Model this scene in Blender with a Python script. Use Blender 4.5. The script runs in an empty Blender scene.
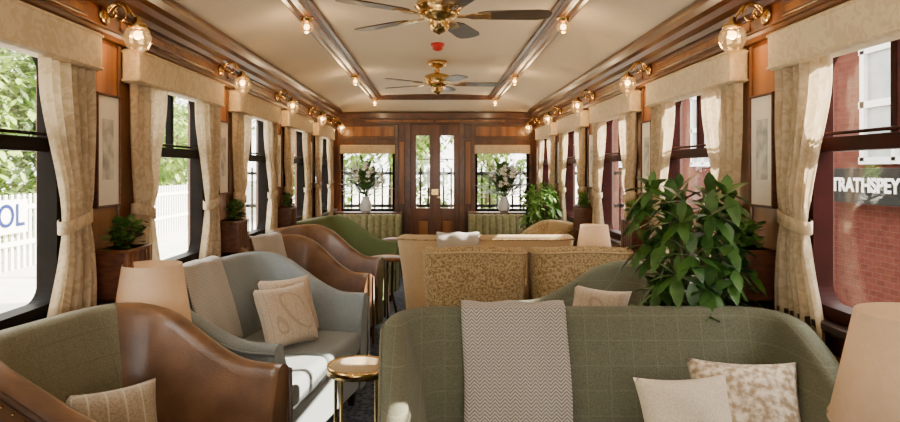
import bpy, bmesh, math, random
from mathutils import Vector, Matrix
random.seed(7)
S=bpy.context.scene; C=S.collection
R=math.radians
# ---------------------------------------------------------------- helpers
def link(o,parent=None):
    C.objects.link(o)
    if parent: o.parent=parent
    return o
def empty(name,loc=(0,0,0),rz=0):
    o=bpy.data.objects.new(name,None); o.empty_display_size=.1
    o.location=loc; o.rotation_euler=(0,0,rz); return link(o)
def mesh(name,v,f,mats,parent=None,smooth=False,fm=None,uv=None,bevel=0,seg=2,loc=None,rot=None):
    me=bpy.data.meshes.new(name); me.from_pydata([tuple(p) for p in v],[],f)
    if not isinstance(mats,(list,tuple)): mats=[mats]
    for m in mats: me.materials.append(m)
    if fm: me.polygons.foreach_set('material_index',fm)
    if smooth: me.polygons.foreach_set('use_smooth',[True]*len(f))
    if uv:
        l=me.uv_layers.new(name='UVMap')
        for lp in me.loops: l.data[lp.index].uv=uv[lp.vertex_index]
    me.update()
    o=bpy.data.objects.new(name,me); link(o,parent)
    if loc: o.location=loc
    if rot: o.rotation_euler=rot
    if bevel:
        b=o.modifiers.new('bevel','BEVEL'); b.width=bevel; b.segments=seg; b.limit_method='ANGLE'
    return o
BF=[(0,3,2,1),(4,5,6,7),(0,1,5,4),(1,2,6,5),(2,3,7,6),(3,0,4,7)]
def boxes(name,lst,mat,parent=None,bevel=0,seg=2,smooth=False,**k):
    v=[];f=[];fm=[]
    for b in lst:
        (x0,y0,z0),(x1,y1,z1)=b[0],b[1]
        if x0>x1:x0,x1=x1,x0
        if y0>y1:y0,y1=y1,y0
        if z0>z1:z0,z1=z1,z0
        n=len(v)
        v+=[(x0,y0,z0),(x1,y0,z0),(x1,y1,z0),(x0,y1,z0),(x0,y0,z1),(x1,y0,z1),(x1,y1,z1),(x0,y1,z1)]
        f+=[tuple(i+n for i in q) for q in BF]; fm+=[b[2] if len(b)>2 else 0]*6
    return mesh(name,v,f,mat,parent,bevel=bevel,seg=seg,smooth=smooth,fm=fm,**k)
def lathe(name,prof,mat,parent=None,seg=24,loc=(0,0,0),smooth=True):
    v=[];f=[]
    for r,z in prof:
        for i in range(seg):
            a=2*math.pi*i/seg; v.append((r*math.cos(a),r*math.sin(a),z))
    for j in range(len(prof)-1):
        for i in range(seg):
            k=(i+1)%seg; f.append((j*seg+i,j*seg+k,(j+1)*seg+k,(j+1)*seg+i))
    o=mesh(name,v,f,mat,parent,smooth=smooth); o.location=loc; return o
def tube(name,pts,r,mat,parent=None,res=3):
    cu=bpy.data.curves.new(name,'CURVE'); cu.dimensions='3D'; cu.bevel_depth=r; cu.bevel_resolution=res; cu.use_fill_caps=True
    s=cu.splines.new('POLY'); s.points.add(len(pts)-1)
    for i,p in enumerate(pts): s.points[i].co=(p[0],p[1],p[2],1)
    cu.materials.append(mat); o=bpy.data.objects.new(name,cu); return link(o,parent)
def prismY(name,prof,y0,y1,mat,parent=None):
    n=len(prof); v=[(x,y0,z) for x,z in prof]+[(x,y1,z) for x,z in prof]
    f=[(i,(i+1)%n,(i+1)%n+n,i+n) for i in range(n)]+[tuple(range(n)),tuple(range(2*n-1,n-1,-1))]
    return mesh(name,v,f,mat,parent)
def ss(t): t=max(0,min(1,t)); return t*t*(3-2*t)
# ---------------------------------------------------------------- materials
def newmat(name):
    m=bpy.data.materials.new(name); m.use_nodes=True
    nt=m.node_tree; b=nt.nodes['Principled BSDF']; return m,nt,b
def N(nt,t,**k):
    n=nt.nodes.new(t)
    for a,v in k.items(): setattr(n,a,v)
    return n
def mth(nt,op,a,b=None,c=None):
    n=N(nt,'ShaderNodeMath',operation=op)
    for i,x in enumerate((a,b,c)):
        if x is None: continue
        if isinstance(x,(int,float)): n.inputs[i].default_value=x
        else: nt.links.new(x,n.inputs[i])
    return n.outputs[0]
def mixc(nt,f,c1,c2):
    n=N(nt,'ShaderNodeMix',data_type='RGBA')
    if isinstance(f,(int,float)): n.inputs['Factor'].default_value=f
    else: nt.links.new(f,n.inputs['Factor'])
    for k,c in (('A',c1),('B',c2)):
        s=[i for i in n.inputs if i.name==k and i.type=='RGBA'][0]
        if isinstance(c,tuple): s.default_value=(*c[:3],1)
        else: nt.links.new(c,s)
    return [o for o in n.outputs if o.type=='RGBA'][0]
def nmat(name,c1,c2,scale=10,rough=.6,stretch=(1,1,1),bump=0,metal=0,coat=0,detail=4,lo=.35,hi=.65,vor=False,sheen=0,bscale=None,spec=None):
    m,nt,b=newmat(name)
    tc=N(nt,'ShaderNodeTexCoord'); mp=N(nt,'ShaderNodeMapping'); mp.inputs['Scale'].default_value=stretch
    nt.links.new(tc.outputs['Object'],mp.inputs[0])
    if vor: t=N(nt,'ShaderNodeTexVoronoi'); out=t.outputs['Distance']
    else: t=N(nt,'ShaderNodeTexNoise'); t.inputs['Detail'].default_value=detail; out=t.outputs[0]
    t.inputs['Scale'].default_value=scale; nt.links.new(mp.outputs[0],t.inputs['Vector'])
    mr=N(nt,'ShaderNodeMapRange'); mr.inputs[1].default_value=lo; mr.inputs[2].default_value=hi; nt.links.new(out,mr.inputs[0])
    col=mixc(nt,mr.outputs[0],c1,c2); nt.links.new(col,b.inputs['Base Color'])
    b.inputs['Roughness'].default_value=rough; b.inputs['Metallic'].default_value=metal
    b.inputs['Coat Weight'].default_value=coat; b.inputs['Coat Roughness'].default_value=.15
    if spec is not None: b.inputs['Specular IOR Level'].default_value=spec
    if sheen: b.inputs['Sheen Weight'].default_value=sheen
    if bump:
        bp=N(nt,'ShaderNodeBump'); bp.inputs['Strength'].default_value=bump; bp.inputs['Distance'].default_value=.004
        src=out
        if bscale:
            t2=N(nt,'ShaderNodeTexNoise'); t2.inputs['Scale'].default_value=bscale; nt.links.new(tc.outputs['Object'],t2.inputs['Vector']); src=t2.outputs[0]
        nt.links.new(src,bp.inputs['Height']); nt.links.new(bp.outputs[0],b.inputs['Normal'])
    return m
WOOD=nmat('mahogany',(.070,.020,.004),(.17,.052,.011),14,.34,(1,1,.10),.05,coat=.2)
WOODH=nmat('mahogany_long',(.060,.020,.006),(.135,.046,.013),12,.32,(1,.08,1),.05,coat=.18)
WOODE=nmat('mahogany_end',(.052,.015,.004),(.115,.034,.008),12,.36,(1,1,.12),.05,coat=.2)
PANEL=nmat('satinwood',(.15,.050,.009),(.35,.135,.028),13,.38,(1,1,.09),.04,coat=.15,detail=6)
DARK=nmat('dark_frame',(.018,.008,.005),(.035,.015,.009),8,.45,spec=.3)
BFRAME=nmat('black_window_frame',(.004,.003,.002),(.008,.005,.004),8,.5,spec=.06)
REDF=nmat('red_window_frame',(.022,.003,.002),(.034,.005,.004),8,.5,spec=.08)
CREAM=nmat('ceiling_cream',(.84,.725,.55),(.87,.76,.59),40,.7,bump=.1,detail=2)
BRASS=nmat('brass',(.62,.40,.14),(.75,.50,.20),30,.22,metal=1)
LEATHER=nmat('brown_leather',(.085,.038,.016),(.165,.08,.036),7,.36,bump=.3,coat=.2,bscale=150)
LEATHERD=nmat('dark_leather_piping',(.04,.017,.009),(.07,.028,.015),20,.4)
def tweed(name,c1,c2,line=None,step=.13,scale=220,rough=.9,lw=.03,la=.6):
    m,nt,b=newmat(name)
    tc=N(nt,'ShaderNodeTexCoord'); t=N(nt,'ShaderNodeTexNoise'); t.inputs['Scale'].default_value=scale; t.inputs['Detail'].default_value=3
    nt.links.new(tc.outputs['Object'],t.inputs['Vector'])
    mr=N(nt,'ShaderNodeMapRange'); mr.inputs[1].default_value=.38; mr.inputs[2].default_value=.62; nt.links.new(t.outputs[0],mr.inputs[0])
    col=mixc(nt,mr.outputs[0],c1,c2)
    if line:
        sp=N(nt,'ShaderNodeSeparateXYZ'); nt.links.new(tc.outputs['Object'],sp.inputs[0])
        fx=mth(nt,'FRACT',mth(nt,'DIVIDE',mth(nt,'ADD',sp.outputs[0],5.03),step)); fz=mth(nt,'FRACT',mth(nt,'DIVIDE',mth(nt,'ADD',sp.outputs[2],5.04),step))
        l=mth(nt,'MAXIMUM',mth(nt,'LESS_THAN',fx,lw),mth(nt,'LESS_THAN',fz,lw))
        col=mixc(nt,mth(nt,'MULTIPLY',l,la),col,line)
    nt.links.new(col,b.inputs['Base Color']); b.inputs['Roughness'].default_value=rough; b.inputs['Sheen Weight'].default_value=.1
    bp=N(nt,'ShaderNodeBump'); bp.inputs['Strength'].default_value=.25; bp.inputs['Distance'].default_value=.003
    nt.links.new(t.outputs[0],bp.inputs['Height']); nt.links.new(bp.outputs[0],b.inputs['Normal'])
    return m
GREEN=tweed('sage_check_tweed',(.088,.092,.058),(.138,.140,.092),(.23,.23,.155),.085,lw=.03,la=.35)
GREEN2=tweed('sage_tweed',(.13,.125,.075),(.19,.18,.115),(.08,.08,.05),.09,lw=.03,la=.4)
OLIVE=tweed('olive_tweed',(.065,.095,.028),(.105,.135,.048))
BLUE=tweed('blue_grey_wool',(.185,.22,.235),(.265,.30,.31),scale=260)
TAN=tweed('tan_weave',(.21,.13,.05),(.50,.355,.175),scale=80)
TANP=tweed('tan_plain',(.42,.30,.155),(.52,.385,.215),scale=160)
CUSH=tweed('beige_cushion',(.46,.36,.26),(.58,.47,.36),(.33,.24,.17),.05,lw=.06,scale=150)
CUSHD=tweed('plaid_cushion',(.26,.20,.13),(.36,.28,.19),(.55,.47,.36),.05,lw=.1,scale=150)
CUSHP=tweed('patterned_cushion',(.36,.25,.15),(.80,.70,.56),scale=45)
CUSHW=tweed('cream_cushion',(.62,.52,.39),(.74,.65,.52),scale=180)
VELVET=nmat('green_velvet',(.17,.165,.075),(.25,.24,.115),30,.8,sheen=.1)
CARPET=nmat('navy_carpet',(.014,.026,.06),(.10,.12,.16),38,.95,vor=True,lo=.25,hi=.75,bump=.3)
LEAF=nmat('leaf_green',(.015,.060,.010),(.065,.16,.028),9,.35)
LEAFL=nmat('leaf_light',(.05,.15,.018),(.14,.29,.05),9,.45)
PETAL=nmat('petal_white',(.8,.78,.70),(.9,.88,.82),20,.6)
STEM=nmat('stem_brown',(.12,.09,.04),(.16,.13,.06),20,.7)
POT=nmat('pot_ceramic',(.45,.42,.36),(.55,.5,.43),20,.4)
WICKER=nmat('planter_wood',(.06,.016,.007),(.12,.038,.014),25,.45,(1,1,3),bump=.4)
VASE=nmat('vase_glaze',(.62,.66,.68),(.7,.73,.74),20,.2)
MAT=nmat('picture_mat',(.74,.70,.62),(.82,.78,.70),6,.6)
PRINT=nmat('picture_print',(.30,.31,.30),(.70,.68,.62),18,.6)
RED=nmat('red_plastic',(.6,.02,.01),(.7,.03,.02),20,.4)
WHITE=nmat('white_paint',(.78,.78,.76),(.85,.85,.83),20,.5)
BLACK=nmat('black_iron',(.005,.005,.006),(.01,.01,.01),20,.5,spec=.1)
BLADE=nmat('fan_blade_wood',(.045,.028,.018),(.085,.055,.035),8,.35,(1,6,1))
def curtainmat(name,c1,c2,tr=.35):
    m,nt,b=newmat(name)
    tc=N(nt,'ShaderNodeTexCoord'); t=N(nt,'ShaderNodeTexNoise'); t.inputs['Scale'].default_value=20; t.inputs['Detail'].default_value=1.5; t.inputs['Distortion'].default_value=1.6
    nt.links.new(tc.outputs['Object'],t.inputs['Vector'])
    mr=N(nt,'ShaderNodeMapRange'); mr.inputs[1].default_value=.46; mr.inputs[2].default_value=.54; nt.links.new(t.outputs[0],mr.inputs[0])
    col=mixc(nt,mr.outputs[0],c1,c2); nt.links.new(col,b.inputs['Base Color']); b.inputs['Roughness'].default_value=.75
    if tr:
        tl=N(nt,'ShaderNodeBsdfTranslucent'); nt.links.new(col,tl.inputs[0]); mx=N(nt,'ShaderNodeMixShader'); mx.inputs[0].default_value=tr
        out=nt.nodes['Material Output']; nt.links.new(b.outputs[0],mx.inputs[1]); nt.links.new(tl.outputs[0],mx.inputs[2]); nt.links.new(mx.outputs[0],out.inputs[0])
    return m
CURT=curtainmat('damask_curtain',(.57,.445,.28),(.68,.56,.385),.36)
PELM=curtainmat('damask_pelmet',(.59,.47,.30),(.67,.555,.38),0)
SHADE=curtainmat('linen_shade',(.60,.45,.32),(.62,.47,.34),.35)
def glassmat(name,tint=(1,1,1),g=.06,em=None):
    m=bpy.data.materials.new(name); m.use_nodes=True; nt=m.node_tree; nt.nodes.clear()
    o=N(nt,'ShaderNodeOutputMaterial'); t=N(nt,'ShaderNodeBsdfTransparent'); t.inputs[0].default_value=(*tint,1)
    gl=N(nt,'ShaderNodeBsdfGlossy'); gl.inputs['Roughness'].default_value=.03; mx=N(nt,'ShaderNodeMixShader'); mx.inputs[0].default_value=g
    nt.links.new(t.outputs[0],mx.inputs[1]); nt.links.new(gl.outputs[0],mx.inputs[2]); out=mx.outputs[0]
    if em:
        e=N(nt,'ShaderNodeEmission'); e.inputs[0].default_value=(*em[0],1); e.inputs[1].default_value=em[1]
        a=N(nt,'ShaderNodeAddShader'); nt.links.new(out,a.inputs[0]); nt.links.new(e.outputs[0],a.inputs[1]); out=a.outputs[0]
    nt.links.new(out,o.inputs[0]); return m
GLASS=glassmat('window_glass'); GLOBE=glassmat('lamp_globe_glass',(.80,.64,.42),.20,((1,.62,.25),.28))
def emis(name,col,st):
    m,nt,b=newmat(name); b.inputs['Base Color'].default_value=(*col,1)
    b.inputs['Emission Color'].default_value=(*col,1); b.inputs['Emission Strength'].default_value=st; return m
BULB=emis('bulb_glow',(1,.76,.42),14)
def herring(name,c1,c2):
    m,nt,b=newmat(name); tc=N(nt,'ShaderNodeTexCoord'); sp=N(nt,'ShaderNodeSeparateXYZ'); nt.links.new(tc.outputs['UV'],sp.inputs[0])
    zz=mth(nt,'PINGPONG',sp.outputs[0],.018)
    v=mth(nt,'MULTIPLY',mth(nt,'ADD',sp.outputs[1],zz),80.)
    st=mth(nt,'LESS_THAN',mth(nt,'FRACT',v),.5)
    nt.links.new(mixc(nt,st,c1,c2),b.inputs['Base Color']); b.inputs['Roughness'].default_value=.95; b.inputs['Sheen Weight'].default_value=.2; return m
THROW=herring('herringbone_wool',(.19,.17,.15),(.48,.44,.40))
THROWG=herring('herringbone_grey',(.28,.265,.24),(.55,.52,.48))

# ---------------------------------------------------------------- shell
XW=1.38; Y0=-1.8; Y1=8.87; ZE=2.14
P=1.47; CEN=[1.965+P*k for k in range(-2,5)]
PIERS=[2.70+P*k for k in range(-2,5)]
WH=.43; ZS=.84; ZT=1.82
boxes('floor',[((-XW-.1,Y0-.1,-.08),(XW+.1,Y1+.1,0))],CARPET)
def ceil_z(x):
    a=abs(x)
    if a<=.76: return 2.325-.02*(a/.76)**2
    t=(a-.76)/(XW-.76); return 2.305-(2.305-ZE)*(t**1.7)
xs=[-XW+2*XW*i/48 for i in range(49)]
ys=[Y0]+[8.28]+[8.28+.59*i/8 for i in range(1,9)]
v=[];f=[]
for y in ys:
    t=max(0,(y-8.28)/.59)
    for x in xs:
        z=ceil_z(x); v.append((x,y,z+(ZE-z)*t**1.5))
n=len(xs)
for j in range(len(ys)-1):
    for i in range(n-1): f.append((j*n+i,j*n+i+1,(j+1)*n+i+1,(j+1)*n+i))
o=mesh('ceiling',v,f,CREAM,smooth=True); sm=o.modifiers.new('s','SOLIDIFY'); sm.thickness=.05; sm.offset=1
if o.data.polygons[0].normal.z<0: sm.offset=-1
for side,sn in ((-1,'left'),(1,'right')):
    a,b=side*XW,side*(XW+.09)
    L=[((a,Y0,0),(b,Y1,ZS)),((a,Y0,ZT),(b,Y1,ZE+.08))]
    e=[Y0]+sum([[c-WH,c+WH] for c in CEN],[])+[Y1]
    for i in range(0,len(e),2): L.append(((a,e[i],ZS),(b,e[i+1],ZT)))
    boxes('wall_'+sn,L,WOOD)
    # trims
    def pr(n_,pf,m=WOODH,y0=Y0,y1=Y1):
        prismY(n_,[(side*x,z) for x,z in pf],y0,y1,m)
    pr('trim_cornice_'+sn,[(XW,2.035),(1.355,2.035),(1.345,2.06),(1.315,2.075),(1.30,2.10),(1.27,2.11),(1.262,2.14),(1.25,2.15),(1.25,2.172),(XW,2.16)])
    pr('trim_picture_rail_'+sn,[(XW,1.90),(1.35,1.90),(1.335,1.915),(1.335,1.93),(1.355,1.945),(XW,1.95)])
    pr('trim_sill_'+sn,[(XW,.80),(1.34,.80),(1.325,.815),(1.325,.835),(XW,.84)],DARK)
    pr('baseboard_'+sn,[(XW,0),(1.355,0),(1.355,.12),(1.365,.14),(XW,.14)],WOODH)
    # dado panels + pier panels + frieze panels
    L=[];PL=[]
    for p in PIERS:
        if p>Y1-.1: continue
        PL.append(((a,p-.105,.86),(side*(XW-.008),p+.105,1.885)))
        for q in (-.125,.105): L.append(((a,p+q,.86),(side*(XW-.016),p+q+.02,1.895)))
        L.append(((a,p-.125,.86),(side*(XW-.016),p+.125,.885)))
    for c in CEN:
        PL.append(((a,c-.5,.22),(side*(XW-.01),c+.5,.72)))
        L.append(((a,c-.60,1.965),(side*(XW-.012),c+.60,1.98))); L.append(((a,c-.60,2.01),(side*(XW-.012),c+.60,2.025)))
        PL.append(((a,c-.59,1.98),(side*(XW-.006),c+.59,2.01)))
    boxes('trim_panelling_'+sn,L,WOOD,bevel=.004)
    boxes('trim_panels_'+sn,PL,PANEL,bevel=.004)
# end wall
wx0,wx1,wz0,wz1=.55,1.28,.80,1.70
T=.09
L=[((-XW,Y1,0),(-.33,Y1+T,wz0)),((.33,Y1,0),(XW,Y1+T,wz0)),((-XW,Y1,1.98),(XW,Y1+T,ZE+.05))]
for s in (-1,1):
    L+=[((s*.33,Y1,wz0),(s*wx0,Y1+T,1.98)),((s*wx1,Y1,wz0),(s*XW,Y1+T,1.98)),((s*wx0,Y1,wz1),(s*wx1,Y1+T,1.98))]
boxes('wall_end',L,WOODE)
L=[((-XW,Y1-.05,2.06),(XW,Y1,2.14)),((-XW,Y1-.025,1.98),(XW,Y1,2.0))]
for s in (-1,1):
    L+=[((s*.33,Y1-.03,0),(s*.40,Y1,2.0)),((s*.50,Y1-.02,.3),(s*.545,Y1,1.98)),((s*1.28,Y1-.02,.3),(s*1.33,Y1,1.98)),((s*.40,Y1-.02,1.78),(s*1.33,Y1,1.80)),((s*.54,Y1-.04,.76),(s*1.3,Y1,.80))]
boxes('trim_end_wall',L,WOODH,bevel=.004)
L=[]
for s in (-1,1):
    L+=[((s*.415,Y1-.012,.9),(s*.485,Y1,1.75)),((s*.56,Y1-.012,1.82),(s*1.26,Y1,1.95)),((s*.02,Y1-.012,2.015),(s*.95,Y1,2.045))]
boxes('trim_end_panels',L,PANEL,bevel=.004)
# end windows
for k,s in enumerate((-1,1)):
    e=empty('window_%d'%(15+k))
    L=[((s*wx0,Y1-.01,wz0),(s*(wx0+.03),Y1+.07,wz1)),((s*(wx1-.03),Y1-.01,wz0),(s*wx1,Y1+.07,wz1)),((s*wx0,Y1-.01,wz0),(s*wx1,Y1+.07,wz0+.03)),((s*wx0,Y1-.01,wz1-.03),(s*wx1,Y1+.07,wz1))]
    boxes('frame',L,BFRAME,e,bevel=.004)
    boxes('pane',[((s*wx0,Y1+.04,wz0),(s*wx1,Y1+.046,wz1))],GLASS,e)
    boxes('blind_pelmet',[((s*(wx0-.01),Y1-.07,1.58),(s*(wx1+.01),Y1-.02,1.70))],PELM,e,bevel=.01)
# end door
e=empty('door_1')
L=[((-.33,Y1+.01,0),(-.255,Y1+.06,1.98)),((.255,Y1+.01,0),(.33,Y1+.06,1.98)),((-.075,Y1+.01,0),(.075,Y1+.06,1.98)),((-.33,Y1+.012,1.83),(.33,Y1+.058,1.98)),((-.33,Y1+.012,.70),(.33,Y1+.058,.84)),((-.33,Y1+.012,0),(.33,Y1+.058,.15)),((-.26,Y1+.03,.1),(.26,Y1+.05,.72))]
boxes('door_leaf',L,WOOD,e,bevel=.004)
boxes('panels',[((-.23,Y1+.018,.19),(-.1,Y1+.04,.66)),((.1,Y1+.018,.19),(.23,Y1+.04,.66))],PANEL,e,bevel=.01)
boxes('glass_panes',[((-.26,Y1+.03,.83),(.26,Y1+.036,1.84))],GLASS,e)
boxes('glazing_bars',[((-.25,Y1+.015,1.50),(-.07,Y1+.05,1.515)),((.07,Y1+.015,1.50),(.25,Y1+.05,1.515))],WOOD,e)
lathe('knob',[(0,0),(.02,.0),(.025,.012),(.012,.03),(0.0,.034)],BRASS,e,16,(.04,Y1+.0,.98)).rotation_euler=(R(90),0,0)
boxes('door_plate',[((-.045,Y1+.003,1.02),(.045,Y1+.012,1.10))],BRASS,e)
# rear wall (behind camera) with unseen windows added to let in fill light
L=[((-XW,Y0-T,0),(XW,Y0,.8)),((-XW,Y0-T,1.85),(XW,Y0,ZE+.05))]
for a,b in ((-XW,-1.2),(-.5,-.36),(.36,.5),(1.2,XW)): L.append(((a,Y0-T,.8),(b,Y0,1.85)))
boxes('wall_rear',L,WOOD)
e=empty('window_17')
boxes('panes',[((-1.2,Y0-.05,.8),(-.5,Y0-.045,1.85)),((-.36,Y0-.05,.8),(.36,Y0-.045,1.85)),((.5,Y0-.05,.8),(1.2,Y0-.045,1.85))],GLASS,e)
boxes('frame',[((a,Y0-.07,z),(b,Y0+.01,z+.04)) for a,b in((-1.2,-.5),(-.36,.36),(.5,1.2)) for z in (.8,1.81)],DARK,e)
for nm,y in (('trim_rear_gable',Y0-.04),):
    vv=[(x,y,ceil_z(x)+.03) for x in xs]+[(x,y,ZE) for x in xs]
    mesh(nm,vv,[(i,i+1,i+50,i+49) for i in range(48)],CREAM)
# ceiling ribs
for s,sn in ((-1,'left'),(1,'right')):
    pf=[(s*x,z) for x,z in [(.685,2.31),(.685,2.285),(.70,2.275),(.715,2.285),(.725,2.272),(.76,2.255),(.795,2.265),(.805,2.278),(.82,2.268),(.835,2.278),(.835,2.305)]]
    prismY('trim_ceiling_rib_'+sn,pf,Y0,8.35,WOODH)
    prismY('trim_ceiling_bead_'+sn,[(s*.728,2.272),(s*.732,2.262),(s*.742,2.258),(s*.745,2.262)],Y0,8.3,PANEL)
boxes('trim_ceiling_cross_rib',[((-.835,8.25,2.275),(.835,8.36,2.33)),((-.76,8.27,2.255),(.76,8.33,2.29))],WOODH,bevel=.008)

# ---------------------------------------------------------------- windows, curtains, pelmets
CX=1.336; CH=.572
def curtain(parent,side,yo,d,seed):
    rnd=random.Random(seed); nu,nz=52,34; v=[];f=[]
    ph=rnd.random()*6; zt,zb=1.80,.62; ztie=1.17
    for j in range(nz+1):
        z=zt+(zb-zt)*j/nz
        if z>ztie: t=(z-ztie)/(zt-ztie); w=.18+(.37-.18)*(ss(t*1.25)*.85+.15*t); off=.03*(1-ss(t*1.5))
        else: t=(ztie-z)/(ztie-zb); w=.18+(.31-.18)*ss(t*1.4); off=.03*(1-ss(t*2))
        amp=.017 if z>ztie else .019
        pin=math.exp(-((z-ztie)/.06)**2); amp*=(1-.45*pin)
        for i in range(nu+1):
            u=i/nu; w1=math.sin(u*2*math.pi*6.5+ph+.8*math.sin(z*2.2+ph))+.35*math.sin(u*2*math.pi*2.3+ph*2+z)
            bul=.03*math.exp(-((z-ztie-.1)/.09)**2)*math.sin(math.pi*u)
            v.append((side*(CX-amp*w1-bul*.6),yo+d*(off+w*u+bul*u),z))
    for j in range(nz):
        for i in range(nu):
            a=j*(nu+1)+i; f.append((a,a+1,a+nu+2,a+nu+1))
    mesh('drape',v,f,CURT,parent,smooth=True)
    cy=yo+d*(.03+.09); seg=28; v=[];f=[]
    for j,(dz,g) in enumerate([(-.024,0),(-.022,.003),(.022,.003),(.024,0)]):
        for i in range(seg):
            a=2*math.pi*i/seg
            v.append((side*(CX-(.034+g)*math.cos(a)),cy+(.098+g)*math.sin(a),ztie+dz+.02*math.sin(a)*-d))
    for j in range(3):
        for i in range(seg): k=(i+1)%seg; f.append((j*seg+i,j*seg+k,(j+1)*seg+k,(j+1)*seg+i))
    mesh('tieback',v,f,CURT,parent,smooth=True)
wn=1
for side in (-1,1):
    FR=BFRAME if side<0 else REDF
    for ci,c in enumerate(CEN):
        e=empty('window_%d'%wn); wn+=1
        a,b=side*(XW-.012),side*(XW+.06); fw=.045
        def rr(hy,z0,z1,r,n=6):
            pts=[]
            for cx,cz,a0 in ((hy-r,z1-r,0),(-hy+r,z1-r,90),(-hy+r,z0+r,180),(hy-r,z0+r,270)):
                for i in range(n+1):
                    t=R(a0+90*i/n); pts.append((cx+r*math.cos(t),cz+r*math.sin(t)))
            return pts
        out=rr(WH+.02,ZS-.02,ZT+.02,.02); inn=rr(WH-fw,ZS+fw,ZT-fw,.07); n=len(out)
        v=[(a,c+y,z) for y,z in out]+[(a,c+y,z) for y,z in inn]+[(b,c+y,z) for y,z in inn]
        f=[(i,(i+1)%n,n+(i+1)%n,n+i) for i in range(n)]+[(n+i,n+(i+1)%n,2*n+(i+1)%n,2*n+i) for i in range(n)]
        v+=[(side*(XW+.0),c+y,z) for y,z in out]; f+=[(i,(i+1)%n,3*n+(i+1)%n,3*n+i) for i in range(n)]
        v+=[(b,c+y,z) for y,z in out]; f+=[(2*n+i,2*n+(i+1)%n,4*n+(i+1)%n,4*n+i) for i in range(n)]
        mesh('frame',v,f,FR,e)
        boxes('sash_bars',[((side*(XW-.005),c-WH+.02,1.425),(side*(XW+.05),c+WH-.02,1.475)),((side*(XW+.005),c-.015,1.46),(side*(XW+.04),c+.015,ZT-.03)),((side*(XW-.012),c-WH+.03,1.48),(side*(XW+.0),c+WH-.03,1.492))],FR,e,bevel=.004)
        boxes('pane',[((side*(XW+.03),c-WH,ZS),(side*(XW+.034),c+WH,ZT))],GLASS,e)
        e2=empty('curtain_pair') 
        curtain(e2,side,c-CH,1,wn*7); curtain(e2,side,c+CH,-1,wn*13)
        e3=empty('pelmet')
        boxes('board',[((side*1.298,c-CH-.008,1.745),(side*(XW-.001),c+CH+.008,1.895))],PELM,e3,bevel=.014,seg=3)
        boxes('braid',[((side*1.295,c-CH-.011,1.750),(side*(XW-.001),c+CH+.011,1.762)),((side*1.295,c-CH-.011,1.876),(side*(XW-.001),c+CH+.011,1.888))],PELM,e3,bevel=.005)

# ---------------------------------------------------------------- lamps
def plight(parent,loc,w,r=.03,col=(1,.70,.37)):
    l=bpy.data.lights.new('bulb_light','POINT'); l.energy=w; l.color=col; l.shadow_soft_size=r
    o=bpy.data.objects.new('bulb_light',l); link(o,parent); o.location=loc; return o
def sphere_prof(r,n=10,z0=0): return [(max(.0005,r*math.sin(math.pi*i/n)),z0-r*math.cos(math.pi*i/n)) for i in range(n+1)]
def wall_lamp(side,y):
    e=empty('brass_sconce',(side*XW,y,0)); s=-side
    d=lathe('back_plate',[(.0,0),(.035,0),(.04,.008),(.028,.016),(.015,.02),(0,.03)],BRASS,e,20,(0,0,2.0)); d.rotation_euler=(0,R(90)*s,0)
    pts=[]
    for i in range(22):
        t=i/21; pts.append((s*(.01+.135*t),0,2.0+.055*math.sin(math.pi*t*1.15)-.0*t))
    pts.append((s*.145,0,1.985))
    tube('arm',pts,.006,BRASS,e)
    for sg in (-1,1):
        pts=[]
        for i in range(26):
            a=i/25*2*math.pi*1.1; r=.042*(1-i/36); pts.append((s*(.06+r*math.cos(a)),sg*(.012+.03*i/25),2.0+.01+r*math.sin(a)))
        tube('scroll',pts,.0042,BRASS,e)
    lathe('gallery',[(.0005,.07),(.014,.068),(.016,.05),(.034,.042),(.040,.03),(.038,.02),(.032,.03),(.0,.04)],BRASS,e,20,(s*.145,0,1.925))
    pf=[(.032,.03),(.045,.016),(.054,-.008),(.053,-.032),(.040,-.060),(.021,-.076),(.010,-.082),(.008,-.092),(.0005,-.096)]
    lathe('globe',pf,GLOBE,e,12,(s*.145,0,1.925),smooth=False)
    lathe('bulb',sphere_prof(.018),BULB,e,12,(s*.145,0,1.92))
    plight(e,(s*.145,0,1.88),3.6,.025)
for side in (-1,1):
    for p in PIERS[1:6+1]:
        if p<Y1-.2: wall_lamp(side,p)
for s in (-1,1):
    for y in (1.5,3.85,6.2,8.2):
        e=empty('ceiling_lamp',(s*.76,y,2.262))
        lathe('cap',[(.0005,0.005),(.04,.005),(.042,-.008),(.03,-.018),(.026,-.03),(.0005,-.03)],BRASS,e,20)
        lathe('globe',[(.026,-.025),(.038,-.04),(.042,-.055),(.036,-.075),(.02,-.09),(.0005,-.095)],GLOBE,e,16)
        lathe('bulb',sphere_prof(.018,8,-.055),BULB,e,12)
        plight(e,(0,0,-.115),2.7,.03)
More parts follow.
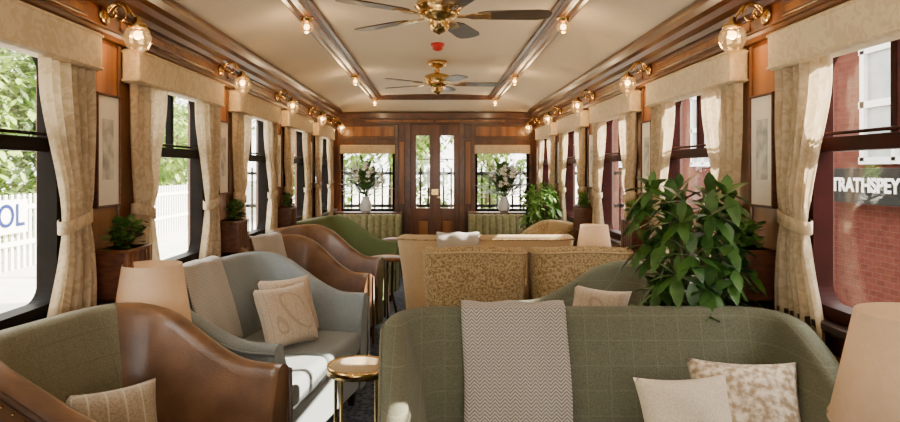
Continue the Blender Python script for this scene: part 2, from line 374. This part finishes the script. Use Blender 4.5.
# ---------------------------------------------------------------- fans
def fan(y,rot,z=2.320):
    e=empty('ceiling_fan',(0.02,y,z))
    lathe('canopy',[(.0005,0.0),(.085,0),(.08,-.03),(.05,-.05),(.022,-.055),(.022,-.105),(.07,-.112),(.105,-.125),(.115,-.145),(.115,-.165),(.10,-.18),(.105,-.19),(.09,-.21),(.06,-.22),(.05,-.24),(.05,-.26),(.03,-.28),(.012,-.288),(.0005,-.295)],BRASS,e,32)
    tube('band',[(.118*math.cos(2*math.pi*i/24),.118*math.sin(2*math.pi*i/24),-.155) for i in range(25)],.006,BRASS,e)
    for k in range(5):
        a=rot+2*math.pi*k/5; m=Matrix.Rotation(a,4,'Z')@Matrix.Rotation(R(-7),4,'X')
        pl=[(.19,-.035),(.24,-.055),(.48,-.066),(.53,-.055),(.55,-.02),(.55,.02),(.53,.055),(.48,.066),(.24,.055),(.19,.035)]
        v=[m@Vector((x,yy,.003)) for x,yy in pl]+[m@Vector((x,yy,-.003)) for x,yy in pl]; n=len(pl)
        v=[Vector((q.x,q.y,q.z-.20)) for q in v]
        mesh('blade_%d'%k,v,[tuple(range(n)),tuple(range(2*n-1,n-1,-1))]+[(i,n+i,n+(i+1)%n,(i+1)%n) for i in range(n)],BLADE,e)
        pl=[(.06,-.015),(.13,-.012),(.17,-.035),(.25,-.03),(.26,0),(.25,.03),(.17,.035),(.13,.012),(.06,.015)]
        v=[m@Vector((x,yy,-.003)) for x,yy in pl]+[m@Vector((x,yy,-.009)) for x,yy in pl]; n=len(pl)
        v=[Vector((q.x,q.y,q.z-.20)) for q in v]
        mesh('blade_iron_%d'%k,v,[tuple(range(n)),tuple(range(2*n-1,n-1,-1))]+[(i,n+i,n+(i+1)%n,(i+1)%n) for i in range(n)],BRASS,e)
fan(3.2,R(-2)); fan(5.75,R(4))
e=empty('smoke_alarm',(.02,4.95,2.323))
lathe('base',[(.0005,0),(.05,0),(.055,-.012),(.05,-.02),(.0005,-.02)],RED,e,24)
lathe('dome',[(.04,-.018),(.038,-.045),(.02,-.055),(.0005,-.056)],RED,e,24)

# ---------------------------------------------------------------- upholstered seats
def seat(name,W,D,loc,deg,outer,inb,ina,sm_,pipe,bh=.87,ah=.60,th=.085,r=.2,flare=.035,sh=.44,ncush=1,sw=(.15,.95),nails=False,legm=None,rake=.04,crown=0):
    e=empty(name,(loc[0],loc[1],0),R(deg))
    path=[]
    hw,hd=W/2,D/2
    ns=14
    for i in range(ns+1): y=-hd+(2*hd-r)*i/ns; path.append((-hw,y,-1,0,'a'))
    for i in range(1,9): a=R(180-90*i/8); path.append((-hw+r+r*math.cos(a),hd-r+r*math.sin(a),math.cos(a),math.sin(a),'a' if i<4 else 'b'))
    nb=10
    for i in range(1,nb): path.append((-hw+r+(W-2*r)*i/nb,hd,0,1,'b'))
    for i in range(0,8): a=R(90-90*i/8); path.append((hw-r+r*math.cos(a),hd-r+r*math.sin(a),math.cos(a),math.sin(a),'b' if i<4 else 'a'))
    for i in range(ns+1): y=hd-r-(2*hd-r)*i/ns; path.append((hw,y,1,0,'a'))
    v=[];f=[];fm=[];rim=[]
    for x,y,nx,ny,k in path:
        t=(y+hd)/D; s=ss((t-sw[0])/(sw[1]-sw[0])); h=ah+(bh-ah)*s+crown*(1-(x/hw)**2)*s
        fl=flare+rake*s
        sec=[(0,.11),(.0,.25),(fl*.45,(.25+h)/2),(fl,h-.035),(fl-.006,h-.014),(fl-.022,h-.002),(fl-th*.55,h+.004),(fl-th+.018,h-.002),(fl-th+.004,h-.015),(fl-th,h-.04),(fl*.4-th-.008,(sh+h)/2),(-th-.02,sh-.03),(-th-.02,.11)]
        for o_,z in sec: v.append((x+nx*o_,y+ny*o_,z))
        rim.append((x+nx*(fl+.001),y+ny*(fl+.001),h-.03))
    m=len(sec)
    for i in range(len(path)-1):
        for j in range(m):
            k=(j+1)%m; f.append((i*m+j,i*m+k,(i+1)*m+k,(i+1)*m+j))
            if j<5 or j==m-1: fm.append(0)
            else: fm.append(1 if path[i][4]=='b' and path[i+1][4]=='b' else 2)
    f.append(tuple(range(m))); fm.append(0); q=(len(path)-1)*m; f.append(tuple(range(q+m-1,q-1,-1))); fm.append(0)
    o=mesh('shell',v,f,[outer,inb,ina],e,smooth=True,fm=fm)
    o.data.polygons[-1].use_smooth=False; o.data.polygons[-2].use_smooth=False
    tube('piping',[(rim[0][0]-.0,rim[0][1]-.004,.14)]+[(rim[0][0],rim[0][1]-.004,rim[0][2]-.0)]+rim+[(rim[-1][0],rim[-1][1]-.004,rim[-1][2])]+[(rim[-1][0],rim[-1][1]-.004,.14)],.006 if not nails else .010,pipe,e)
    if nails:
        vv=[];ff=[]
        pts=[]
        for i in range(len(rim)-1):
            A,B=Vector(rim[i]),Vector(rim[i+1]); n_=max(1,int((B-A).length/.022))
            for q_ in range(n_): pts.append((A.lerp(B,q_/n_),path[i][2],path[i][3]))
        for p_,nx,ny in pts:
            c=p_+Vector((nx*.004,ny*.004,-.024)); r_=.006; b0=len(vv)
            for dx,dy,dz in ((1,0,0),(-1,0,0),(0,1,0),(0,-1,0),(0,0,1),(0,0,-1)): vv.append(c+Vector((dx,dy,dz))*r_)
            for t_ in ((0,2,4),(2,1,4),(1,3,4),(3,0,4),(2,0,5),(1,2,5),(3,1,5),(0,3,5)): ff.append(tuple(b0+x for x in t_))
        mesh('nailheads',vv,ff,BRASS,e,smooth=True)
    iw=hw-th-.004
    boxes('base',[((-iw-.02,-hd+.012,.11),(iw+.02,hd-th,sh-.13))],outer,e,bevel=.012)
    L=[]
    for i in range(ncush):
        x0=-iw+2*iw*i/ncush; x1=-iw+2*iw*(i+1)/ncush; L.append(((x0+.004,-hd-.0,sh-.13),(x1-.004,hd-th-.01,sh)))
    boxes('seat_cushion',L,sm_,e,bevel=.04,seg=4,smooth=True)
    lm=legm or DARK; vv=[];ff=[]
    for sx in (-1,1):
        for sy in (-1,1):
            cx,cy=sx*(hw-.06),sy*(hd-.07); n_=len(vv)
            for z,rr_ in ((0,.014),(.115,.024)):
                for ax,ay in ((-1,-1),(1,-1),(1,1),(-1,1)): vv.append((cx+ax*rr_,cy+ay*rr_,z))
            ff+=[tuple(n_+i for i in q_) for q_ in BF]
    mesh('legs',vv,ff,lm,e)
    return e
def pillow(name,parent,loc,rot,s,t,mat):
    n=16;v=[];f=[]
    for sgn in (1,-1):
        for j in range(n+1):
            for i in range(n+1):
                u=-1+2*i/n; w=-1+2*j/n
                h=((1-u**4)*(1-w**4))**.55
                px=u*(1-.09*(1-w*w)*abs(u)); py=w*(1-.09*(1-u*u)*abs(w))
                v.append((px*s/2,py*s/2,sgn*t/2*h+.006*math.sin(5*u+3*w)*h))
    q=(n+1)**2
    for j in range(n):
        for i in range(n):
            a=j*(n+1)+i; f.append((a,a+1,a+n+2,a+n+1)); f.append((q+a,q+a+n+1,q+a+n+2,q+a+1))
    o=mesh(name,v,f,mat,parent,smooth=True); o.location=loc; o.rotation_euler=rot
    bm=bmesh.new(); bm.from_mesh(o.data); bmesh.ops.remove_doubles(bm,verts=bm.verts,dist=.0008); bm.to_mesh(o.data); bm.free()
    for p in o.data.polygons: p.use_smooth=True
    return o
def throw(parent,x0,x1,prof,mat,fr=True):
    pts=[Vector((a,b)) for a,b in prof]; out=[];L=0
    for i in range(len(pts)-1):
        n=max(1,int((pts[i+1]-pts[i]).length/.02))
        for k in range(n): out.append(pts[i].lerp(pts[i+1],k/n))
    out.append(pts[-1])
    nx=24;v=[];f=[];uv=[];s=0
    for j,p in enumerate(out):
        if j: s+=(p-out[j-1]).length
        for i in range(nx+1):
            u=i/nx; x=x0+(x1-x0)*u+.004*math.sin(j*.25)
            q=out[min(j+1,len(out)-1)]-out[max(j-1,0)]; q.normalize(); nn=Vector((-q.y,q.x))
            w=.004*math.sin(u*14+j*.05)
            v.append((x,p.x+nn.x*w,p.y+nn.y*w)); uv.append(((x1-x0)*u,s))
    for j in range(len(out)-1):
        for i in range(nx): a=j*(nx+1)+i; f.append((a,a+1,a+nx+2,a+nx+1))
    o=mesh('throw_blanket',v,f,mat,parent,smooth=True,uv=uv)
    m=o.modifiers.new('s','SOLIDIFY'); m.thickness=.008; m.offset=0
    return o
def back_profile(D,bh,th,flare,rake,front_to,back_to,sh=.44,c=.014):
    hd=D/2; fl=flare+rake
    P_=[]
    if front_to<sh+.05: P_+=[(hd-th-.05,sh+.02)]
    P_+=[(hd+fl*.4-th-.008-c,max(front_to,(sh+bh)/2)),(hd+fl-th-c,bh-.04),(hd+fl-th,bh+.005),(hd+fl-th*.55,bh+.004+c),(hd+fl-.01,bh+c*.5),(hd+fl+c,bh-.035)]
    zm=(.25+bh)/2
    P_+=[(hd+fl*.45+c,zm)] if back_to<zm else []
    P_+=[(hd+c+ (0 if back_to<.4 else fl*.45),back_to)]
    return P_
# front right sofa, facing camera
e=seat('sofa',1.36,.80,(.56,2.0),0,GREEN,GREEN,GREEN,GREEN,GREEN2,bh=.85,ah=.63,ncush=2,r=.15,rake=.03)
throw(e,-.46,-.08,back_profile(.80,.85,.085,.035,.03,.40,.35),THROW)
pillow('cushion',e,(.23,.02,.560),(R(66),0,R(6)),.31,.12,CUSHW)
pillow('cushion',e,(.45,.10,.570),(R(62),R(0),R(-10)),.35,.13,CUSHP)
# near left armchair
e=seat('armchair',.66,.64,(-.91,2.0),76,LEATHER,GREEN2,LEATHER,LEATHER,LEATHERD,bh=.88,ah=.69,nails=True)
pillow('cushion',e,(-.05,.04,.575),(R(66),0,R(-36)),.26,.10,CUSHD)
# blue loveseat
e=seat('loveseat',1.16,.70,(-.865,3.31),78,BLUE,BLUE,BLUE,BLUE,BLUE,bh=.87,ah=.64,ncush=2,r=.2)
throw(e,-.20,.16,back_profile(.70,.87,.085,.035,.04,.40,.55),THROWG)
pillow('cushion',e,(.12,-.06,.595),(R(64),0,R(-30)),.33,.13,CUSH)
pillow('cushion',e,(.33,.02,.60),(R(66),0,R(-36)),.33,.13,CUSH)
e=seat('armchair',.68,.66,(-.89,4.34),66,LEATHER,LEATHER,LEATHER,LEATHER,LEATHERD,bh=.89,ah=.64,nails=True)
throw(e,-.12,.20,back_profile(.66,.89,.085,.035,.04,.40,.55),THROWG)
e=seat('armchair',.68,.66,(-.85,5.13),72,GREEN2,LEATHER,LEATHER,LEATHER,LEATHERD,bh=.90,ah=.64,nails=True)
e=seat('loveseat',1.2,.72,(-.84,6.25),80,OLIVE,OLIVE,OLIVE,OLIVE,OLIVE,bh=.88,ah=.62,ncush=2)
# right side
e=seat('loveseat',.80,.72,(.83,3.24),-80,GREEN,GREEN,GREEN,GREEN,GREEN2,bh=.85,ah=.64)
pillow('cushion',e,(-.10,.02,.6),(R(66),0,R(40)),.32,.12,CUSH)
seat('armchair',.60,.62,(.25,4.32),180,TAN,TAN,TAN,TAN,TANP,bh=.87,ah=.6,r=.12,th=.08,sw=(.3,.8),flare=.0,rake=.03,crown=.015)
seat('armchair',.60,.62,(.93,4.32),180,TAN,TAN,TAN,TAN,TANP,bh=.87,ah=.6,r=.12,th=.08,sw=(.3,.8),flare=.0,rake=.03,crown=.015)
e=seat('sofa',1.22,.70,(.39,5.26),180,TANP,TANP,TANP,TANP,TAN,bh=.87,ah=.62,ncush=2,r=.14)
throw(e,.06,.38,back_profile(.70,.87,.085,.035,.04,.5,.66),THROWG)
seat('armchair',.64,.68,(.88,6.05),-80,TAN,TANP,TAN,TANP,TAN,bh=.87,ah=.62)
def banquette(x0,x1):
    e=empty('banquette',((x0+x1)/2,8.2,0)); w=(x1-x0)
    n=int(w/.085); v=[];f=[]; prof=[(.42,-.0),(.55,.0),(.72,.03),(.77,.06),(.78,.10),(.76,.14),(.10,.14)]
    m=n*8
    for z,dy in prof:
        for i in range(m+1):
            u=i/m; b=abs(math.sin(math.pi*u*n))**.6*.03
            v.append((-w/2+w*u,.10+dy-(b if dy<.12 else 0),z+(b*.5 if .05<dy<.13 else 0)))
    for j in range(len(prof)-1):
        for i in range(m): a=j*(m+1)+i; f.append((a,a+1,a+m+2,a+m+1))
    mesh('channel_back',v,f,VELVET,e,smooth=True)
    boxes('seat_cushion',[((-w/2,-.38,.30),(w/2,.12,.44))],VELVET,e,bevel=.04,seg=4,smooth=True)
    boxes('base',[((-w/2+.01,-.35,.0),(w/2-.01,.22,.30))],WOODH,e,bevel=.01)
banquette(-1.29,-.43); banquette(.43,1.29)
def leafmesh(name,items,mat,parent,w=.32,fold=.25,droop=.25,broad=.5):
    v=[];f=[]
    for b,d,l in items:
        d=d.normalized(); side=d.cross(Vector((0,0,1)))
        if side.length<.05: side=Vector((1,0,0))
        side.normalize(); up=side.cross(d).normalized(); n=len(v); hw=l*w/2
        def P_(t,s,k=0): return b+d*l*t+side*s*hw+up*(abs(s)*fold*hw)-Vector((0,0,1))*droop*l*t*t
        v+=[P_(0,0),P_(.25,-.75),P_(.25,0),P_(.25,.75),P_(broad+.05,-1),P_(broad+.05,0),P_(broad+.05,1),P_(.82,-.55),P_(.82,0),P_(.82,.55),P_(1,0)]
        f+=[(n,n+2,n+1),(n,n+3,n+2),(n+1,n+2,n+5,n+4),(n+2,n+3,n+6,n+5),(n+4,n+5,n+8,n+7),(n+5,n+6,n+9,n+8),(n+7,n+8,n+10),(n+8,n+9,n+10)]
    return mesh(name,v,f,mat,parent,smooth=True)
def rdir(rnd,zmin=-.2):
    while True:
        d=Vector((rnd.uniform(-1,1),rnd.uniform(-1,1),rnd.uniform(-1,1)))
        if .1<d.length<1 and d.z>zmin: return d.normalized()
for s in (-1,1):
    boxes('trim_ledge_'+('left' if s<0 else 'right'),[((s*.45,8.56,.76),(s*XW,Y1,.80)),((s*.5,8.6,0),(s*.54,Y1,.76)),((s*1.30,8.6,0),(s*1.34,Y1,.76))],WOODH,bevel=.006)
    e=empty('flower_vase',(s*.92,8.66,.80)); rnd=random.Random(5+s)
    lathe('vase',[(.0005,0),(.055,0),(.075,.04),(.08,.09),(.06,.15),(.045,.18),(.055,.205),(.05,.205),(.04,.18),(.0005,.17)],VASE,e,24)
    it=[];fl=[]
    for i in range(420):
        d=rdir(rnd,-.1); d.y=d.y*.35-.12; b=Vector((0,0,.20))+d*rnd.uniform(.03,.27)+Vector((0,0,rnd.uniform(0,.24))); it.append((b,(d+Vector((0,0,.4))),rnd.uniform(.09,.17)))
    leafmesh('foliage',it,LEAF,e,.42)
    for i in range(14):
        d=rdir(rnd,.1); d.y=d.y*.4-.35; c=Vector((0,0,.30))+d*rnd.uniform(.14,.28)+Vector((0,0,rnd.uniform(0,.18)))
        c.y-=.08
        for k in range(9):
            a=2*math.pi*k/9; fl.append((c,Vector((math.cos(a),-.5,math.sin(a))),.055))
    leafmesh('blooms',fl,PETAL,e,.6,.2,0)
    for i in range(9):
        d=rdir(rnd,.3); d.y*=.3; tube('stem_%d'%i,[(0,0,.1),tuple(Vector((0,0,.22))+d*.1),tuple(Vector((0,0,.30))+d*.22)],.003,LEAF,e,1)
def umbrella_plant(name,loc,h0,h1,rad,nc,ll,pot=True,seed=1,stand=None,nl=7,mat=LEAF,top=.45,droop=.2,w=.46):
    rnd=random.Random(seed); e=empty(name,loc)
    lathe('pot',[(.0005,0),(.09,0),(.12,.22),(.13,.24),(.13,.26),(.115,.26),(.11,.23),(.0005,.22)],POT,e,28)
    it=[];v=[]
    for k in range(5):
        a=k*1.3; tube('stalk_%d'%k,[(.03*math.cos(a),.03*math.sin(a),.2),(.06*math.cos(a),.06*math.sin(a),h0),(rad*.35*math.cos(a),rad*.35*math.sin(a),h1*.92)],.008,STEM,e,2)
    for i in range(nc):
        zz=h0+(h1-h0)*((i+.5)/nc); a=i*2.399+rnd.random(); rr=rad*math.sqrt(rnd.uniform(.15,1))*(1-top*((i/nc)**2))
        c=Vector((rr*math.cos(a),rr*math.sin(a),zz)); base=Vector((rr*.25*math.cos(a),rr*.25*math.sin(a),zz-.08))
        tube('petiole_%d'%i,[tuple(base),tuple(base.lerp(c,.5)+Vector((0,0,.02))),tuple(c)],.0028,LEAFL,e,1)
        out=Vector((math.cos(a),math.sin(a),.5)).normalized(); t1=out.cross(Vector((0,0,1))).normalized(); t2=out.cross(t1)
        for q in range(nl):
            b=2*math.pi*q/nl+rnd.random()*.3
            d=(t1*math.cos(b)+t2*math.sin(b))+out*.35+Vector((0,0,-.05)); it.append((c,d,ll*rnd.uniform(.75,1.15)))
    leafmesh('leaves',it,mat,e,w,.2,droop)
    return e
umbrella_plant('potted_umbrella_plant',(1.03,2.63,0),.72,1.29,.22,60,.12,seed=3,top=.15,w=.44)
umbrella_plant('potted_umbrella_plant',(1.09,6.75,0),.45,1.17,.20,85,.10,seed=9,mat=LEAFL,top=.2)
# planters + pictures on piers
for side in (-1,1):
    for p in PIERS[1:]:
        if p>Y1-.2: continue
        e=empty('picture_frame',(side*(XW-.008),p,1.44)); s=-side
        x0,x1=s*.001,s*.024; hy,hz,w=.10,.235,.010
        boxes('frame',[((x0,-hy,-hz),(x1,-hy+w,hz)),((x0,hy-w,-hz),(x1,hy,hz)),((x0,-hy,-hz),(x1,hy,-hz+w)),((x0,-hy,hz-w),(x1,hy,hz))],WICKER,e,bevel=.003)
        boxes('mat_board',[((x0,-hy+.01,-hz+.01),(s*.014,hy-.01,hz-.01))],MAT,e)
        boxes('print',[((s*.014,-.045,-.12),(s*.0155,.045,.13))],PRINT,e)
        if p>6: continue
        e=empty('plant_box',(side*XW,p,.84)); x0,x1=s*.017,s*.15; rnd=random.Random(int(p*100)+side)
        L=[((x0,-.11,0),(x1,.11,.20))]
        boxes('box',L,WICKER,e,bevel=.006)
        boxes('slats',[((x0,-.115,z),(x1+s*.005,.115,z+.012)) for z in (0,.188)]+[((x1,-.115+.0445*i,0),(x1+s*.005,-.105+.0445*i,.2)) for i in range(6)],WOOD,e,bevel=.002)
        it=[]
        for i in range(110):
            d=rdir(rnd,-.1); d.x=s*abs(d.x) if rnd.random()<.7 else d.x*.4; b=Vector((s*(.09+rnd.uniform(-.02,.03)),d.y*.10,.20+rnd.uniform(0,.10))); it.append((b,d,rnd.uniform(.035,.06)))
        leafmesh('ivy',it,LEAF if side<0 else LEAFL,e,.7,.15,.2,.35)
def table_lamp(loc,th,zb,zt,rb,rt,tr=.17):
    t=empty('side_table',(loc[0],loc[1],0))
    lathe('top',[(.0005,th),(tr,th),(tr,th-.02),(.0005,th-.02)],WOOD,t,32)
    lathe('column',[(.022,th-.02),(.018,.3),(.025,.1),(.04,.04),(.11,.02),(.12,0),(.0005,0)],WOOD,t,20)
    e=empty('table_lamp',(loc[0],loc[1],th))
    H=zb-th
    lathe('base',[(.0005,0),(.06,0),(.062,.015),(.03,.03),(.045,H*.35),(.05,H*.5),(.02,H*.8),(.01,H),(.008,H+.1),(.0005,H+.1)],BRASS,e,24)
    lathe('shade',[(rb,zb-th),(rt,zt-th)],SHADE,e,40)
    lathe('shade_trim',[(rb+.002,zb-th),(rb+.002,zb-th+.01)],PELM,e,40)
    plight(e,(0,0,(zb+zt)/2-th+.02),.8,.03)
table_lamp((-1.13,2.60),.45,.70,.985,.155,.112,.13)
table_lamp((1.05,1.40),.55,.80,1.05,.175,.125,.16)
table_lamp((1.175,4.8),.5,.75,.955,.13,.10,.13)
e=empty('brass_side_table',(-.33,2.80,0))
lathe('top',[(.0005,.515),(.125,.515),(.13,.525),(.135,.525),(.135,.49),(.128,.49),(.125,.505),(.0005,.505)],BRASS,e,40)
lathe('glass_top',[(.0005,.5155),(.125,.5155),(.125,.520),(.0005,.520)],TANP,e,40)
for k in range(4):
    a=R(45+90*k); tube('leg_%d'%k,[(.12*math.cos(a),.12*math.sin(a),.50),(.12*math.cos(a),.12*math.sin(a),.0)],.007,BRASS,e)
tube('ring',[(.12*math.cos(2*math.pi*i/24),.12*math.sin(2*math.pi*i/24),.08) for i in range(25)],.006,BRASS,e)
for (x,y) in ((-.42,5.68),(-.42,7.2)):
    e=empty('wooden_side_table',(x,y,0))
    lathe('top',[(.0005,.60),(.15,.60),(.155,.59),(.15,.575),(.0005,.575)],WOOD,e,32)
    for k in range(3):
        a=R(90+120*k); tube('leg_%d'%k,[(.06*math.cos(a),.06*math.sin(a),.58),(.05*math.cos(a),.05*math.sin(a),.3),(.13*math.cos(a),.13*math.sin(a),.012)],.012,DARK,e)
# ---------------------------------------------------------------- exterior
GROUND=nmat('platform_concrete',(.62,.60,.55),(.72,.70,.65),2,.9)
boxes('ground',[((-60,-40,-.5),(60,80,-.3))],GROUND)
TREEL=nmat('tree_foliage',(.09,.20,.02),(.30,.42,.07),1.5,.6,lo=.3,hi=.7)
TREED=nmat('tree_foliage_dark',(.022,.06,.010),(.08,.14,.03),1.5,.6)
def treedata(seed,mat,n=3800):
    rnd=random.Random(seed); it=[]
    blobs=[(Vector((rnd.uniform(-1.1,1.1),rnd.uniform(-1.1,1.1),rnd.uniform(.6,4.6))),rnd.uniform(.7,1.2)) for _ in range(11)]
    for i in range(n):
        c,r=rnd.choice(blobs); d=rdir(rnd,-.9); it.append((c+d*r*rnd.uniform(.6,1.05),d+rdir(rnd,-1)*.8,rnd.uniform(.14,.28)))
    o=leafmesh('crown',it,mat,None,.65,.1,.2); return o
protos=[treedata(1,TREEL),treedata(2,TREEL),treedata(3,TREED)]
pos=[(-9.5,5.0,2),(-9.6,7.5,2),(-10,9.6,2),(-9.8,12,1),(-10.2,14.5,2),(-9.8,17,0),(-10,20.5,1),(-9.5,24,0),(-12,10,2),(-11,28,1),(-5,25,0),(-1.5,23,1),(2,24,0),(5.5,22,2),(-9.5,1,0),(-9.5,-3,1),(9,26,1)]
for (x,y,pi) in pos:
    e=empty('tree',(x,y,-.3)); e.rotation_euler=(0,0,random.random()*6); sc=random.uniform(.9,1.15); e.scale=(sc,sc,sc)
    if protos[pi].parent is None: o=protos[pi]; o.parent=e
    else: o=bpy.data.objects.new('crown',protos[pi].data); link(o,e)
    lathe('trunk',[(.2,0),(.14,1.2),(.08,3),(.02,4.2)],STEM,e,10)
L=[]
y=-4
while y<26:
    L.append(((-7.02,y,-.3),(-6.99,y+.07,.95))); y+=.16
L+=[((-6.99,-4,.10),(-6.95,26,.18)),((-6.99,-4,.70),(-6.95,26,.78))]
boxes('picket_fence',L,WHITE)
BLUEP=nmat('sign_blue',(.003,.012,.08),(.004,.016,.10),20,.5,spec=.1)
def sign(name,txt,loc,rotz,size,bw,bh,bm,tm):
    e=empty(name,loc,rotz)
    boxes('board',[((-bw/2,.0,-bh/2),(bw/2,.03,bh/2))],bm,e,bevel=.004)
    cu=bpy.data.curves.new('lettering','FONT'); cu.body=txt; cu.size=size; cu.align_x='CENTER'; cu.align_y='CENTER'; cu.extrude=.004; cu.offset=.006; cu.materials.append(tm)
    o=bpy.data.objects.new('lettering',cu); link(o,e); o.rotation_euler=(R(90),0,0); o.location=(0,-.008,0)
sign('station_sign','CONTROL',(-6.86,9.6,.60),R(90),.52,2.7,.55,WHITE,BLUEP)
m,nt,b=newmat('maroon_brick'); tc=N(nt,'ShaderNodeTexCoord'); sp=N(nt,'ShaderNodeSeparateXYZ'); cb=N(nt,'ShaderNodeCombineXYZ'); br=N(nt,'ShaderNodeTexBrick')
nt.links.new(tc.outputs['Object'],sp.inputs[0]); nt.links.new(sp.outputs[1],cb.inputs[0]); nt.links.new(sp.outputs[2],cb.inputs[1]); nt.links.new(cb.outputs[0],br.inputs[0])
br.inputs['Color1'].default_value=(.075,.018,.013,1); br.inputs['Color2'].default_value=(.10,.026,.018,1); br.inputs['Mortar'].default_value=(.11,.055,.042,1); br.inputs['Scale'].default_value=4; br.inputs['Mortar Size'].default_value=.012
nt.links.new(br.outputs[0],b.inputs['Base Color']); b.inputs['Roughness'].default_value=.85; b.inputs['Specular IOR Level'].default_value=.1; BRICK=m
e=empty('station_building',(0,0,0))
boxes('brick_wall',[((4.5,-3,-.3),(6.5,17,2.75))],BRICK,e)
boxes('eaves',[((4.35,-3.1,2.75),(6.6,17.1,2.85))],WHITE,e)
L=[];G=[]
for y in (-1,1.6,4.2,6.3,8.6,10.8,12.8,15.2):
    for (a,b_) in ((y-.5,y-.43),(y+.43,y+.5),(y-.03,y+.03)): L.append(((4.44,a,1.45),(4.52,b_,2.6)))
    for z in (1.42,2.0,2.56): L.append(((4.44,y-.52,z),(4.52,y+.52,z+.07)))
    G.append(((4.48,y-.45,1.45),(4.51,y+.45,2.6)))
boxes('window_frames',L,WHITE,e); boxes('window_glazing',G,nmat('dim_glass',(.25,.28,.3),(.42,.45,.47),2,.1),e)
sign('name_board','STRATHSPEY',(4.3,6.56,1.20),R(-90),.195,1.6,.36,BLACK,WHITE)
boxes('name_board_posts',[((4.34,5.86,-.3),(4.39,5.92,1.36)),((4.34,7.2,-.3),(4.39,7.26,1.36))],BLACK)
L=[((-4,10.6,.75),(4,10.64,.80)),((-4,10.6,1.28),(4,10.64,1.33)),((-4,10.6,.1),(4,10.64,.14))]
x=-4
while x<4: L.append(((x,10.6,-.3),(x+.03,10.62,1.4))); x+=.125
boxes('iron_railing',L,BLACK)

# ---------------------------------------------------------------- lighting
w=bpy.data.worlds.new('World'); S.world=w; w.use_nodes=True; bg=w.node_tree.nodes['Background']
bg.inputs[0].default_value=(1.0,.96,.885,1); bg.inputs[1].default_value=8.8
sun=bpy.data.lights.new('sun','SUN'); sun.energy=46; sun.angle=R(.6); sun.color=(1,.88,.70)
so=bpy.data.objects.new('sun',sun); link(so); d=Vector((-1,-.22,-.58)); so.rotation_euler=d.to_track_quat('-Z','Y').to_euler(); so.location=(6,4,8)
# camera
cam=bpy.data.cameras.new('camera'); co=bpy.data.objects.new('camera',cam); link(co)
co.location=(0,0,1.36); co.rotation_euler=(R(90),0,0); cam.sensor_width=36; cam.lens=26.0
cam.shift_x=15/900; cam.shift_y=-41/900; cam.clip_start=.05; cam.clip_end=300
S.camera=co
